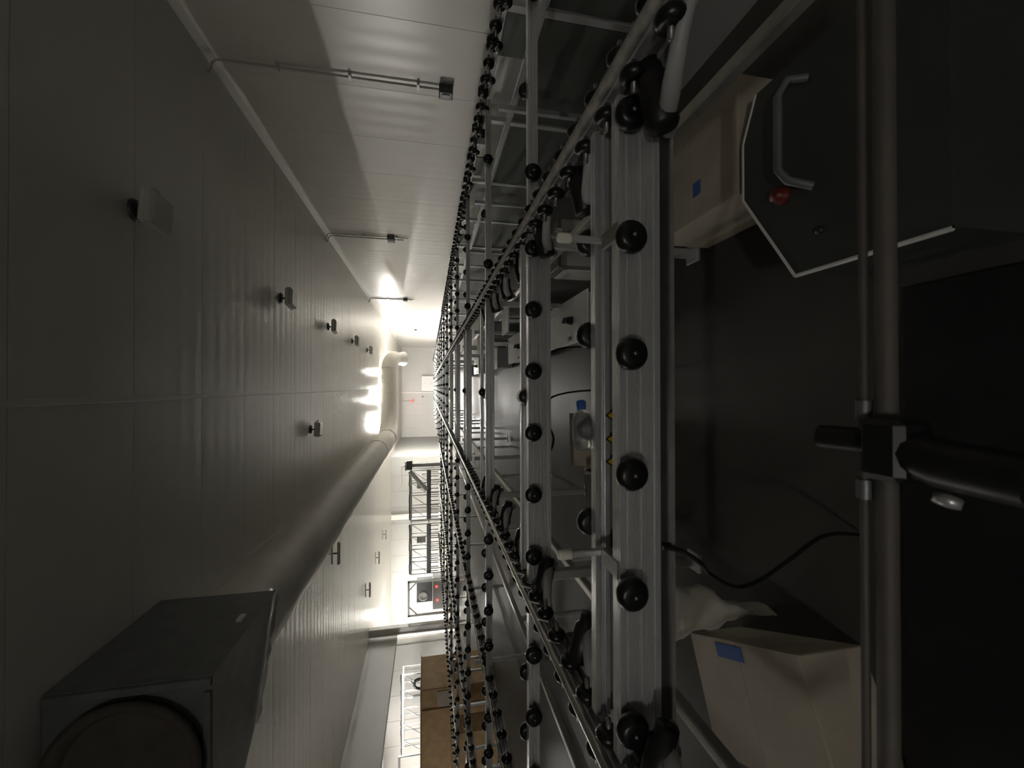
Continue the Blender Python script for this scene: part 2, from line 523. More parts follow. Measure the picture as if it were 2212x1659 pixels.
# ------------------------------------------------------------------ conduits on the right wall
def conduit(label, y, z0, boxes, double=False, bend=True):
    t = thing('wall_conduit', label, 'conduit', (XR, y, 0))
    offs = [0.0, 0.16] if double else [0.0]
    for k, o in enumerate(offs):
        zb = z0 + 0.12 * k
        path = [(-0.04, o, zb), (-0.04, o, H - 0.16), (-0.055, o, H - 0.09), (-0.09, o, H - 0.05), (-0.16, o, H - 0.04), (-0.22, o, H + 0.0)]
        MB().tube(path, 0.016, 8).build('pipe', 'conduit_steel', t)
    for zz in boxes:
        MB().cbox((-0.06, offs[-1] / 2, zz), (0.12, 0.16 + offs[-1] * 0.7, 0.18), 0.012).build('junction_box', 'dark_steel', t)
        MB().cbox((-0.125, offs[-1] / 2 - 0.01, zz), (0.02, 0.07, 0.10), 0.004).build('cover', 'grey_plastic', t)
    zz = z0 + 0.3
    while zz < H - 0.3:
        MB().box((-0.03, offs[-1] / 2, zz), (0.05, 0.10 + offs[-1], 0.03)).build('clip', 'conduit_steel', t)
        zz += 0.85
    return t


conduit('lone thin conduit with a low socket box on the near right wall', 5.6, 1.28, [1.22])
conduit('double conduit with a dark box, second along the right wall', 11.4, 1.98, [2.42], True)
conduit('double conduit with a small dark box, third along right wall', 19.3, 2.05, [2.46], True)
conduit('most distant thin conduit on the right wall', 29.4, 2.05, [2.3])

# ------------------------------------------------------------------ conveyor: shared pieces
WZ = 0.95      # wheel axis height
wheel_y = MB().lathe([(0.012, 0.022), (0.028, 0.022), (0.036, 0.017), (0.042, 0.007), (0.042, -0.007), (0.036, -0.017), (0.028, -0.022), (0.012, -0.022)], (0, 0, 0), (0, 1, 0), 20)
wheel_y.lathe([(0.0, -0.026), (0.004, -0.026), (0.006, -0.023), (0.009, 0.06), (0.0, 0.06)], (0, 0, 0), (0, 1, 0), 8, 1)
WHEEL_Y = wheel_y.data('wheel', ['rubber', 'bolt'])
wheel_x = MB().lathe([(0.012, 0.018), (0.024, 0.018), (0.031, 0.013), (0.036, 0.005), (0.036, -0.005), (0.031, -0.013), (0.024, -0.018), (0.012, -0.018)], (0, 0, 0), (1, 0, 0), 16)
wheel_x.lathe([(0.0, -0.045), (0.008, -0.045), (0.008, 0.045), (0.0, 0.045)], (0, 0, 0), (1, 0, 0), 6, 1)
WHEEL_X = wheel_x.data('wheel', ['rubber', 'bolt'])
LEG = MB().cbox((0, 0, 0.42), (0.045, 0.045, 0.80), 0.004).cbox((0, 0, 0.01), (0.10, 0.10, 0.02), 0.003).data('leg', 'aluminium')


def extrusion(y0, z0, z1, d, slots=2, soft=False):
    """outline (y,z) of a slotted aluminium profile, front face at y0"""
    pts = [(y0, z0), (y0 + d, z0), (y0 + d, z1), (y0, z1)]
    h = (z1 - z0) / slots
    for k in range(slots - 1, -1, -1):
        c = z0 + h * (k + 0.5)
        if soft:
            pts += [(y0, c + 0.004), (y0 + 0.003, c + 0.003), (y0 + 0.003, c - 0.003), (y0, c - 0.004)]
            continue
        pts += [(y0, c + 0.008), (y0 + 0.005, c + 0.008), (y0 + 0.005, c + 0.011), (y0 + 0.012, c + 0.011), (y0 + 0.012, c - 0.011), (y0 + 0.005, c - 0.011), (y0 + 0.005, c - 0.008), (y0, c - 0.008)]
    return pts


UX1, UX2 = 0.82, -1.03     # lengthwise wheel rails either side of the middle
XE, XW = 2.54, -6.6        # right and left edges of the conveyor
YS = [1.0, 2.0, 3.55, 5.45, 7.45, 9.5, 11.6, 14.0, 16.6, 19.4, 22.4, 25.6, 29.0, 33.0, 37.0]
for bi, y in enumerate(YS):
    if bi == 0:
        lab = 'nearest slotted aluminium cross beam with large black wheels on its face'
    elif bi == 1:
        lab = 'second slotted aluminium cross beam from the camera, wheels along its face'
    else:
        lab = '%s aluminium cross beam of the wheel conveyor, counted from the camera' % ORD[bi]
    t = thing('roller_beam', lab, 'conveyor beam', (0, y, 0), 'cross beams of the conveyor')
    near = bi < 2
    hh = 0.115 if near else 0.075
    z1 = 0.965
    MB().prism(extrusion(0, z1 - hh, z1, 0.045, 3 if near else 2, near), 'X', UX2 + 0.06, UX1 - 0.06).build('centre_rail', 'beam_aluminium', t)
    if bi == 0:
        # a lower ledge strip under the first beam
        MB().prism([(0.004, 0.82), (0.04, 0.82), (0.04, 0.847), (0.004, 0.847)], 'X', UX2 + 0.06, UX1 - 0.06).build('ledge_strip', 'dark_steel', t)
        MB().prism([(-0.006, 0.812), (0.006, 0.812), (0.006, 0.822), (-0.006, 0.822)], 'X', UX2 + 0.06, UX1 - 0.06).build('edge_rod', 'bright_tube', t)
    # rear rail of the pair
    ry = 0.16 if bi < 2 else 0.36
    rh = 0.045 if bi == 0 else 0.03
    MB().prism(extrusion(ry, z1 - rh, z1, 0.035, 1), 'X', UX2 + 0.06, UX1 - 0.06).build('rear_rail', 'beam_aluminium', t)
    if bi == 0:
        MB().box((-0.11, ry + 0.02, z1 - rh - 0.055), (1.72, 0.008, 0.10)).build('rear_panel', 'grey_panel', t)
    if bi > 0:
        MB().prism(extrusion(0, z1 - 0.05, z1, 0.04, 1), 'X', UX1 + 0.06, XE - 0.05).build('side_rail', 'beam_aluminium', t)
        MB().prism(extrusion(0, z1 - 0.055, z1, 0.045, 1), 'X', (XW + 0.05) if bi < 9 else -2.6, UX2 - 0.06).build('side_rail', 'beam_aluminium', t)
    xs = [0.378, 0.083, -0.22, -0.52]
    if bi > 0:
        xs = [0.68 - 0.3 * k for k in range(6)]
        xs = [x - 0.004 for x in xs if UX2 + 0.1 < x < UX1 - 0.1] if bi == 1 or bi > 5 else []
        xs += [UX1 + 0.23 + 0.3 * k for k in (range(5) if bi > 3 else (0, 3))]
        xs += [UX2 - 0.27 - 0.3 * k for k in range(18 if bi < 9 else 5)]
    else:
        xs += [0.69, -0.86]
    for x in xs:
        put('wheel', WHEEL_Y, t, (x, -0.03, WZ - 0.002))
    xr = [0.45, 0.16, -0.13, -0.42] if bi == 0 else ([UX2 - 0.42 - 0.3 * k for k in range(17)] + [UX1 + 0.4 + 0.3 * k for k in (range(4) if bi > 2 else (1,))])
    if bi < 9:
        for x in xr:
            put('wheel', WHEEL_Y, t, (x, (ry + 0.07) if bi == 0 else 0.075, WZ + 0.005), (0, 0, PI))
    # black pulley with its shaft in the middle of the rear rail
    if bi > 0:
        MB().lathe([(0.0, -0.05), (0.034, -0.05), (0.037, -0.04), (0.037, 0.03), (0.02, 0.035), (0.02, 0.07), (0.0, 0.07)], (-0.05, ry, WZ - 0.0), (0, 1, 0), 14).build('pulley', 'black_plastic', t)
        MB().cyl((-0.085, ry - 0.03, WZ - 0.02), (-0.105, ry - 0.03, WZ - 0.01), 0.02, 8).build('pulley_clamp', 'bolt', t)
    legs = [] if bi == 0 else [(0.72, 0.02), (-0.94, 0.02), (XE - 0.1, 0.02)] + ([(-3.6, 0.02), (XW + 0.15, 0.02)] if bi < 9 else [(-2.55, 0.02)])
    for (x, yy) in legs:
        put('leg', LEG, t, (x, yy, 0.03))
    if bi == 0:
        for x, nm_ in ((0.42, 1), (-0.47, 1)):
            pz = MB().cbox((x, 0.12, 1.0), (0.018, 0.018, 0.13), 0.003)
            p = pz.build('guide_post', 'aluminium', t)
            MB().lathe([(0.0, 0.0), (0.012, 0.0), (0.0145, 0.006), (0.0145, 0.036), (0.012, 0.042), (0.0, 0.043)], (x, 0.12, 1.052), (0, 0, 1), 14).build('post_cap', 'white_plastic', p)
            MB().cbox((x - 0.01, 0.06, WZ), (0.05, 0.10, 0.035), 0.004).build('bearing_block', 'bolt', t)
        for k, x in enumerate((-0.085, -0.155, -0.222)):
            g = MB().prism([(x - 0.042, 0.866), (x + 0.042, 0.866), (x, 0.934)], 'Y', ry - 0.004, ry - 0.002)
            sg = g.build('warning_sticker', 'yellow_sign', t)
            g = MB()
            a, b_, c_ = Vector((x - 0.042, ry - 0.0055, 0.866)), Vector((x + 0.042, ry - 0.0055, 0.866)), Vector((x, ry - 0.0055, 0.934))
            for p0, p1 in ((a, b_), (b_, c_), (c_, a)):
                g.cyl(p0, p1, 0.002, 5)
            g.box((x, ry - 0.005, 0.892), (0.004, 0.002, 0.022)).box((x, ry - 0.005, 0.874), (0.004, 0.002, 0.004))
            g.build('sticker_print', 'black_plastic', sg)


# ------------------------------------------------------------------ lengthwise wheel rails
def long_rail(name, label, x, y0, y1, side, sp, m_top='belt', ymax=13.0, zr=WZ, motors=True, both=True):
    t = thing(name, label, 'conveyor rail', (x, y0, 0), 'lengthwise rails of the conveyor')
    L = y1 - y0
    MB().cbox((0, L / 2, zr - 0.015), (0.035, L, 0.06), 0.004).build('rail', 'aluminium', t)
    MB().cyl((0, 0, zr + 0.026), (0, L, zr + 0.026), 0.017, 10).build('belt', m_top, t)
    MB().cbox((0.024 * side, L / 2, zr - 0.02), (0.012, L, 0.018), 0.002).build('slot_strip', 'bright_tube', t)
    far = MB()
    yy = 0.1
    k = 0
    while yy < L - 0.1:
        if y0 + yy < ymax:
            put('wheel', WHEEL_X, t, (side * 0.055, yy, zr + 0.004))
            if both:
                put('wheel', WHEEL_X, t, (-side * 0.05, yy + sp * 0.5, zr + 0.002))
        else:
            for s, o in ((side, 0), (-side, sp / 2)):
                far.lathe([(0.0, 0.016), (0.03, 0.014), (0.036, 0.0), (0.03, -0.014), (0.0, -0.016)], (s * 0.053, yy + o, zr + 0.004), (1, 0, 0), 8)
        yy += sp
        k += 1
    if far.v:
        tag(far.build('far_wheels', 'rubber', t), None, None, None, 'stuff')
    # rows of small bolts along the inner edge
    if motors:
        yy = 0.55
        k = 0
        while y0 + yy < 4.3:
            b = MB().lathe([(0.0, -0.07), (0.035, -0.07), (0.04, -0.06), (0.04, 0.05), (0.028, 0.06), (0.028, 0.09), (0.0, 0.09)], (side * 0.13, yy, zr - 0.04), (1, 0, -0.25 * side), 14).build('motor', 'black_plastic', t)
            path = [(side * 0.04, yy - 0.16, zr - 0.02), (side * 0.10, yy - 0.13, zr - 0.015), (side * 0.15, yy - 0.08, zr - 0.03), (side * 0.17, yy - 0.01, zr - 0.06), (side * 0.16, yy + 0.06, zr - 0.11)]
            MB().tube(path, [0.013, 0.018, 0.022, 0.022, 0.018], 10).build('cable_sleeve', 'grey_plastic', t)
            MB().cbox((side * 0.06, yy + 0.09, zr - 0.05), (0.06, 0.07, 0.07), 0.006).build('bracket', 'dark_steel', t)
            yy += 0.5 if y0 + yy < 4 else 1.0
            k += 1
    return t


ur = long_rail('wheel_rail', 'long belt topped wheel rail running away right of the middle', UX1, 0.36, 40.5, -1, 0.16)
ul = long_rail('wheel_rail', 'long belt topped wheel rail running away left of the middle', UX2, 0.36, 40.5, 1, 0.16, 'bright_tube')
MB().cbox((-0.045, 0.36, 0.865), (0.014, 0.66, 0.12), 0.003).build('side_plate', 'aluminium', ur)
for yy in (2.02, 2.5):
    lp = MB().cbox((-0.05, yy - 0.36, WZ - 0.085), (0.012, 0.16, 0.12), 0.003).build('label_plate', 'grey_plastic', ur)
    for k in range(2):
        MB().box((-0.058, yy - 0.36, WZ - 0.06 - 0.05 * k), (0.004, 0.13, 0.026)).build('white_label', 'white_metal', lp)
for rail, sx in ((ur, -1), (ul, 1)):
    g = MB()
    yy = 2.6
    while yy < 12:
        g.lathe([(0.0, 0.006), (0.007, 0.005), (0.007, -0.004)], (sx * 0.034, yy, WZ - 0.02), (sx, 0, 0.4), 6)
        yy += 0.09
    tag(g.build('bolt_row', 'bolt', rail), None, None, None, 'stuff')
# white teeth along the left rail
g = MB()
yy = 0.9
while yy < 9:
    g.prism([(yy, WZ + 0.0), (yy + 0.03, WZ + 0.04), (yy + 0.045, WZ + 0.0)], 'X', 0.03, 0.036)
    yy += 0.15
tag(g.build('belt_teeth', 'white_metal', ul), None, None, None, 'stuff')

# ------------------------------------------------------------------ right edge of the conveyor
t = thing('edge_rail', 'right edge frame of the conveyor crowded with black wheels against the wall', 'conveyor rail', (XE, 1.3, 0), 'edge frames of the conveyor')
L = 39.0
MB().cbox((0, L / 2, 0.955), (0.05, L, 0.05), 0.004).build('rail', 'aluminium', t)
MB().cbox((0, L / 2, 0.70), (0.05, L, 0.045), 0.004).build('lower_rail', 'aluminium', t)
yy = 0.0
k = 0
far = MB()
post = MB().cbox((0, 0, 0.48), (0.045, 0.06, 0.94), 0.004).data('post', 'aluminium')
while yy < L:
    y = 1.3 + yy
    if y < 14:
        put('wheel', WHEEL_X, t, (-0.045, yy, 0.992)).scale = (1.5, 1.25, 1.25)
        if k % 2:
            put('wheel', WHEEL_X, t, (-0.13, yy + 0.06, 0.965))
        if k % 3 == 0:
            put('wheel', WHEEL_Y, t, (-0.06, yy + 0.1, 1.0))
    else:
        far.lathe([(0.0, 0.016), (0.03, 0.014), (0.036, 0.0), (0.03, -0.014), (0.0, -0.016)], (-0.045, yy, 0.992), (1, 0, 0), 8)
    yy += 0.17
    k += 1
tag(far.build('far_wheels', 'rubber', t), None, None, None, 'stuff')
yy = 0.2
pan = MB().cbox((0, 0, 0.36), (0.02, 1.12, 0.60), 0.004).data('side_panel', 'dark_panel')
smallp = MB().cbox((0, 0, 0.825), (0.015, 0.40, 0.20), 0.004).data('infill_plate', 'grey_panel')
k = 0
while yy < L - 1:
    put('post', post, t, (0.0, yy, 0))
    if yy < 16:
        put('side_panel', pan, t, (0.0, yy + 0.6, 0))
        put('infill_plate', smallp, t, (0.02, yy + (0.25 if k % 2 else 0.9), 0))
    yy += 1.2
    k += 1
for yy, r in ((0.25, 0), (0.9, 1), (2.6, 0), (4.4, 1)):
    MB().cyl((-0.08, yy, 1.0), (-0.08, yy, 1.045), 0.014, 10).build('guide_roller', 'white_plastic' if yy == 0.9 else 'black_plastic', t)
    MB().cbox((-0.10, yy + 0.12, 0.94), (0.09, 0.12, 0.10), 0.01).build('bearing_block', 'black_plastic', t)

# left edge
t = thing('edge_rail', 'left edge frame of the conveyor beside the brown crate', 'conveyor rail', (XW, 4.0, 0), 'edge frames of the conveyor')
L = 15.0
MB().cbox((0, L / 2, 0.955), (0.05, L, 0.05), 0.004).build('rail', 'aluminium', t)
yy = 0.0
far = MB()
while yy < L:
    if yy < 14:
        put('wheel', WHEEL_X, t, (0.045, yy, 0.99))
    else:
        far.lathe([(0.0, 0.016), (0.03, 0.014), (0.036, 0.0), (0.03, -0.014), (0.0, -0.016)], (0.045, yy, 0.99), (1, 0, 0), 8)
    yy += 0.17
tag(far.build('far_wheels', 'rubber', t), None, None, None, 'stuff')
yy = 0.2
while yy < L:
    put('post', post, t, (0.0, yy, 0))
    yy += 1.5
for x, lab in ((-2.45, 'lengthwise wheel rail farther left, third across the conveyor'), (-4.3, 'lengthwise wheel rail next to the left edge of the conveyor')):
    long_rail('wheel_rail', lab, x, 1.8, 18.6, 1, 0.19, 'bright_tube', 11.0, motors=False)


# ------------------------------------------------------------------ lower rails
def low_rail(label, x, y0, y1, z=0.64, wdt=0.04):
    t = thing('lower_rail', label, 'frame rail', (x, y0, 0), 'lower frame rails of the conveyor')
    MB().cbox((0, (y1 - y0) / 2, z), (wdt, y1 - y0, wdt), 0.005).build('tube', 'bright_tube', t)
    yy = 2.1
    while yy < y1 - y0:
        MB().cbox((0, yy, z / 2 - 0.01), (0.035, 0.035, z - 0.03), 0.004).build('leg', 'aluminium', t)
        yy += 2.35
    return t


low_rail('pale square tube under the conveyor, low on the right', 0.86, 0.32, 20.0)
low_rail('pale square tube under the conveyor, low on the left', -1.04, 0.32, 20.0)
low_rail('pale lower tube under the left half of the conveyor', -2.1, 1.6, 18.0)

# ------------------------------------------------------------------ near guide bar with clamp
t = thing('guide_bar', 'double crosswise guide tube with a black clamp right before the camera', 'guide bar', (0, 0.41, 0.9))
MB().cyl((-0.97, 0, 0), (0.76, 0, 0), 0.0115, 14).build('thick_tube', 'dull_tube', t)
MB().cyl((-0.97, 0.022, 0.006), (0.76, 0.022, 0.006), 0.005, 10).build('thin_tube', 'dull_tube', t)
MB().cbox((-0.075, -0.01, 0.0), (0.075, 0.05, 0.055), 0.008).build('clamp_body', 'black_plastic', t)
MB().cyl((-0.07, 0.02, 0.0), (-0.07, 0.075, 0.012), 0.017, 12).build('clamp_knob', 'black_plastic', t)
MB().tube([(-0.075, -0.02, 0.0), (-0.085, -0.06, 0.0), (-0.09, -0.13, 0.0)], [0.026, 0.028, 0.026], 12).build('clamp_handle', 'black_plastic', t)
MB().lathe([(0.0, -0.008), (0.012, -0.006), (0.012, 0.004), (0.0, 0.006)], (-0.125, -0.06, 0.0), (-1, 0, 0.5), 12).build('clamp_screw', 'aluminium', t)
for x in (-0.03, -0.13):
    MB().cyl((x - 0.012, 0.022, 0.006), (x + 0.012, 0.022, 0.006), 0.009, 10).build('collar', 'galvanised', t)
for x in (-0.97, 0.755):
    MB().cbox((x, 0.015, -0.012), (0.03, 0.05, 0.04), 0.004).build('end_bracket', 'dark_steel', t)


# ------------------------------------------------------------------ things on the floor under the conveyor
def carton(name, label, loc, size, rot, tape, m='cardboard', cat='box'):
    sx, sy, sz = size
    t = thing(name, label, cat, loc, None, rot)
    MB().cbox((0, 0, sz / 2), (sx, sy, sz), 0.004).build('body', m, t)
    for s in (-1, 1):
        MB().box((0, s * sy / 4, sz + 0.003), (sx, sy / 2 - 0.004, 0.006)).build('flap', m, t)
    if tape:
        tx, ty, tl, tw = tape
        MB().box((tx, ty, sz + 0.0075), (tl, tw, 0.003)).box((tx, -sy / 2 - 0.001, sz - 0.03) if abs(ty + sy / 2) < 0.1 else (tx, ty, sz + 0.008), (tl, 0.003, 0.07) if abs(ty + sy / 2) < 0.1 else (tl * 0.9, tw * 0.9, 0.003)).build('tape', 'blue_tape', t)
    return t


carton('cardboard_box', 'brown cardboard box with a patch of blue tape under the right rail', (0.96, 1.66, 0), (0.46, 0.58, 0.30), 0.0, (-0.10, -0.05, 0.06, 0.05))
carton('cardboard_box', 'pale cardboard carton with a long strip of blue tape, lower left', (-1.20, 1.36, 0), (0.42, 0.62, 0.26), 0.42, (0.17, 0.05, 0.05, 0.16))

# equipment case
t = thing('equipment_case', 'grey metal case with chamfered lid, tube handle and red button', 'case', (0.72, 1.16, 0))
poly = [(-0.36, -0.44), (0.3, -0.44), (0.3, 0.10), (0.16, 0.16), (-0.04, 0.16), (-0.36, -0.05)]
MB().prism(poly, 'Z', 0.02, 0.30).build('body', 'case_paint', t)
MB().prism([(p[0] * 1.03, p[1] * 1.03) for p in poly], 'Z', 0.30, 0.318).build('lid', 'case_paint', t)
g = MB()
for i in range(2, len(poly)):
    a, b_ = poly[i], poly[(i + 1) % len(poly)]
    g.cyl((a[0] * 1.03, a[1] * 1.03, 0.315), (b_[0] * 1.03, b_[1] * 1.03, 0.315), 0.007, 6)
g.build('lid_edge_light', 'white_metal', t)  # white beads stand in for light caught along these edges
MB().tube([(0.22, -0.10, 0.32), (0.22, -0.08, 0.37), (0.18, -0.06, 0.385), (-0.05, -0.06, 0.385), (-0.09, -0.08, 0.37), (-0.12, -0.12, 0.32)], 0.013, 10).build('handle', 'galvanised', t)
MB().lathe([(0.03, 0.0), (0.03, 0.012), (0.02, 0.02), (0.022, 0.035), (0.0, 0.04)], (-0.10, -0.01, 0.318), (0, 0, 1), 14).build('stop_button', 'red_plastic', t)
MB().lathe([(0.012, 0.0), (0.012, 0.01), (0.0, 0.012)], (-0.26, -0.14, 0.318), (0, 0, 1), 10).build('screw', 'black_plastic', t)
for sx in (-0.28, 0.24):
    MB().cyl((sx, -0.2, 0), (sx, -0.12, 0.03), 0.02, 8).build('foot', 'black_plastic', t)

# added near-black folded sheet that darkens the floor at the photographer's feet
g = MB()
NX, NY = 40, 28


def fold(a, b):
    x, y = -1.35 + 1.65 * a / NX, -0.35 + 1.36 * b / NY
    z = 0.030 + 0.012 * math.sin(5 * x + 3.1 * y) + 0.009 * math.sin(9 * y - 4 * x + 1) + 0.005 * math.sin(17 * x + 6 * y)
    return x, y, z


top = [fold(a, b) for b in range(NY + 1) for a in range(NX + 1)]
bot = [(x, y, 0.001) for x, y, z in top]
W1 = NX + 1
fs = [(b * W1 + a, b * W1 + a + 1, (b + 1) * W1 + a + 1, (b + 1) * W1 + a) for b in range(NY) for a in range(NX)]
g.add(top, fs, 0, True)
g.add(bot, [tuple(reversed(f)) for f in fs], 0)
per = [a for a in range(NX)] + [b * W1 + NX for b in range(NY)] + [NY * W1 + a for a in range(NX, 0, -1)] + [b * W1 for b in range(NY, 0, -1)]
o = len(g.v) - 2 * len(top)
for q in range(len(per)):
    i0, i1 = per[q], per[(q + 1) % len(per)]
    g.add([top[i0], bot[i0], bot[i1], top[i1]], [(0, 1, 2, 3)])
tag(g.build('dark_floor_sheet', 'near_black_sheet'), 'added near-black rumpled sheet darkening the floor below the guide tube', 'cloth')

# white bag hanging and a cable at the left
t = thing('hanging_cloth', 'white crumpled plastic cloth hanging beside the left lower tube', 'cloth', (-0.90, 1.55, 0))
rg = []
for i in range(15):
    z = 0.64 - 0.62 * i / 14
    wd = 0.05 + 0.05 * math.sin(i * 0.35) + 0.012 * math.sin(i * 1.9)
    rg.append([Vector((wd * math.cos(a) * (1 + 0.2 * math.sin(3 * a + i)) - 0.004 * i, 0.045 * math.sin(a) * (1 + 0.3 * math.cos(2 * a + i * 0.7)), z)) for a in [2 * PI * j / 16 for j in range(16)]])
MB().rings(rg).build('cloth', 'white_plastic', t)
MB().tube([(-0.12, 0.0, 0.655), (-0.04, 0, 0.655), (0.0, 0, 0.63)], 0.012, 8).build('hook', 'dark_steel', t)
tag(MB().tube(smooth([(-0.42, 0.99, 0.85), (-0.43, 0.985, 0.80), (-0.47, 0.985, 0.74), (-0.53, 1.05, 0.67), (-0.58, 1.06, 0.58), (-0.58, 1.08, 0.48), (-0.54, 1.1, 0.36), (-0.48, 1.12, 0.2), (-0.5, 1.15, 0.02)]), 0.006, 8).build('power_cable', 'cable'),
    'thin black cable drooping from the nearest cross beam to the floor', 'cable')
tag(MB().tube(smooth([(0.14, 2.05, 0.86), (0.17, 2.12, 0.83), (0.22, 2.25, 0.7), (0.23, 2.3, 0.45), (0.16, 2.35, 0.2), (0.1, 2.5, 0.012), (0.0, 2.9, 0.012)]), 0.006, 8).build('power_cable', 'cable'),
    'black cable hanging behind the second cross beam', 'cable')
tag(MB().tube(smooth([(-0.30, 2.06, 0.90), (-0.34, 2.08, 0.84), (-0.27, 2.12, 0.80), (-0.18, 2.24, 0.80), (-0.06, 2.4, 0.72), (-0.02, 2.45, 0.4), (-0.05, 2.5, 0.012)]), 0.006, 8).build('power_cable', 'cable'),
    'looped black wire springing off the second cross beam', 'cable')


# switch enclosures standing in a row
def switchbox(label, x, y, L):
    t = thing('switch_enclosure', label, 'electrical box', (x, y, 0), 'white topped switch enclosures')
    MB().cbox((0, L / 2, 0.16), (0.34, L - 0.04, 0.25), 0.006).build('body', 'grey_plastic', t)
    MB().cbox((0, L / 2, 0.293), (0.38, L, 0.012), 0.004).build('top_plate', 'white_metal', t)
    k = MB().lathe([(0.035, 0.0), (0.035, 0.02), (0.028, 0.045), (0.0, 0.045)], (0.0, L * 0.34, 0.299), (0, 0, 1), 14).build('rotary_switch', 'black_plastic', t)
    MB().cbox((0.0, L * 0.34, 0.36), (0.016, 0.06, 0.035), 0.003, 0, Matrix.Rotation(0.6, 3, 'Z')).build('switch_grip', 'dark_steel', k)
    MB().box((-0.14, L * 0.40, 0.301), (0.03, 0.05, 0.006)).build('slot', 'black_plastic', t)
    MB().cyl((0.12, L * 0.9, 0.29), (0.12, L * 0.9, 0.742), 0.015, 8).build('tray_post', 'aluminium', t)
    MB().cbox((0.08, L * 0.9, 0.748), (0.26, 0.32, 0.012), 0.004).build('tray', 'white_metal', t)
    for q in (-0.12, 0.12):
        for qq in (0.1, L - 0.1):
            MB().cyl((q, qq, 0.0), (q, qq, 0.04), 0.018, 8).build('foot', 'black_plastic', t)
    return t


lab = ['nearest white topped switch enclosure with black rotary knob on floor', 'second white topped switch enclosure under the conveyor',
       'third white topped switch enclosure under the conveyor', 'fourth small looking white switch enclosure under the conveyor', 'farthest white switch enclosure under the conveyor']
for i, (x, y, L) in enumerate([(0.54, 2.9, 1.0), (0.52, 4.8, 1.2), (0.5, 7.0, 1.1), (0.5, 9.6, 1.1), (0.5, 12.4, 1.1)]):
    switchbox(lab[i], x, y, L)
for i, (x, y) in enumerate([(1.0, 2.75), (1.0, 4.9), (0.98, 7.2)]):
    t = thing('control_cabinet', ['nearest', 'middle', 'farthest'][i] + ' low grey control cabinet right beside a white topped enclosure', 'cabinet', (x, y, 0), 'grey control cabinets under the conveyor')
    MB().cbox((0, 0.15, 0.30), (0.34, 0.30, 0.54), 0.008).build('body', 'grey_panel', t)
    MB().cbox((0, -0.006, 0.30), (0.32, 0.012, 0.50), 0.004).build('door', 'grey_plastic', t)
    MB().cbox((-0.178, 0.15, 0.32), (0.012, 0.24, 0.40), 0.003).build('side_plate', 'white_metal', t)
    MB().cyl((-0.13, -0.02, 0.30), (-0.13, -0.005, 0.30), 0.012, 8).build('lock', 'black_plastic', t)
    for q in (-0.12, 0.12):
        MB().cyl((q, 0.15, 0), (q, 0.15, 0.04), 0.02, 8).build('foot', 'black_plastic', t)

# open carton and foam at the left of the aisle floor
t = thing('open_carton', 'small open beige carton holding black foam under the conveyor', 'box', (-0.78, 2.75, 0), None, 0.15)
MB().box((0, 0, 0.008), (0.42, 0.34, 0.016)).build('bottom', 'cardboard', t)
for sx, sy, c in ((0.008, 0.34, (-0.206, 0)), (0.008, 0.34, (0.206, 0)), (0.42, 0.008, (0, -0.166)), (0.42, 0.008, (0, 0.166))):
    MB().box((c[0], c[1], 0.16), (sx, sy, 0.30)).build('side', 'cardboard', t)
MB().box((0.0, -0.24, 0.285), (0.42, 0.16, 0.006), 0, Matrix.Rotation(0.5, 3, 'X')).build('flap', 'cardboard', t)
MB().cbox((0, 0, 0.25), (0.36, 0.28, 0.16), 0.02).build('foam', 'black_plastic', t)
t = thing('card_sheet', 'flat beige board leaning low on the floor behind nearest beam', 'board', (-0.42, 3.15, 0), None, 0.05)
MB().cbox((0, 0, 0.17), (0.42, 0.012, 0.34), 0.003, 0, Matrix.Rotation(-0.35, 3, 'X')).build('board', 'cardboard', t)
MB().cbox((0, 0.14, 0.13), (0.3, 0.02, 0.25), 0.004, 0, Matrix.Rotation(0.35, 3, 'X')).build('prop_leg', 'cardboard', t)

# plastic bottle on the rear rail of the first beam
t = thing('spray_bottle', 'clear plastic bottle with blue cap lying behind the warning stickers', 'bottle', (-0.13, 1.185, 0.966))
MB().lathe([(0.0, -0.06), (0.026, -0.058), (0.03, -0.045), (0.03, 0.03), (0.022, 0.05), (0.012, 0.06), (0.012, 0.07), (0.0, 0.07)], (0, 0, 0.03), (1, 0.15, 0), 18).build('body', 'film', t)
MB().lathe([(0.014, 0.062), (0.015, 0.085), (0.01, 0.09), (0.0, 0.09)], (0, 0, 0.03), (1, 0.15, 0), 12).build('cap', 'blue_tape', t)

# ------------------------------------------------------------------ background: racks, crate, far-end things
t = thing('wooden_crate', 'big brown board crate standing beside the left conveyor edge', 'crate', (-8.25, 10.2, 0))
MB().cbox((0, 0, 0.86), (2.9, 1.2, 1.50), 0.01).build('body', 'brown_board', t)
MB().cbox((0, 0, 1.615), (2.94, 1.24, 0.02), 0.004).build('lid', 'brown_board', t)
for q in (-1.2, 0, 1.2):
    MB().cbox((q, 0, 0.06), (0.14, 1.2, 0.11), 0.006).build('skid', 'brown_board', t)
for q in (-0.95, 0.95):
    MB().cbox((q, -0.61, 0.86), (0.10, 0.02, 1.46), 0.003).build('batten', 'brown_board', t)
MB().box((1.2, -0.605, 1.1), (0.35, 0.006, 0.3)).build('label_sheet', 'cardboard', t)
t = thing('cardboard_box', 'dark brown cardboard box on the floor in front of the crate', 'box', (-7.6, 9.0, 0))
MB().cbox((0, 0, 0.58), (0.8, 0.5, 0.80), 0.005).build('body', 'brown_board', t)
MB().cbox((0, 0, 0.09), (0.84, 0.54, 0.17), 0.006).build('pallet', 'brown_board', t)


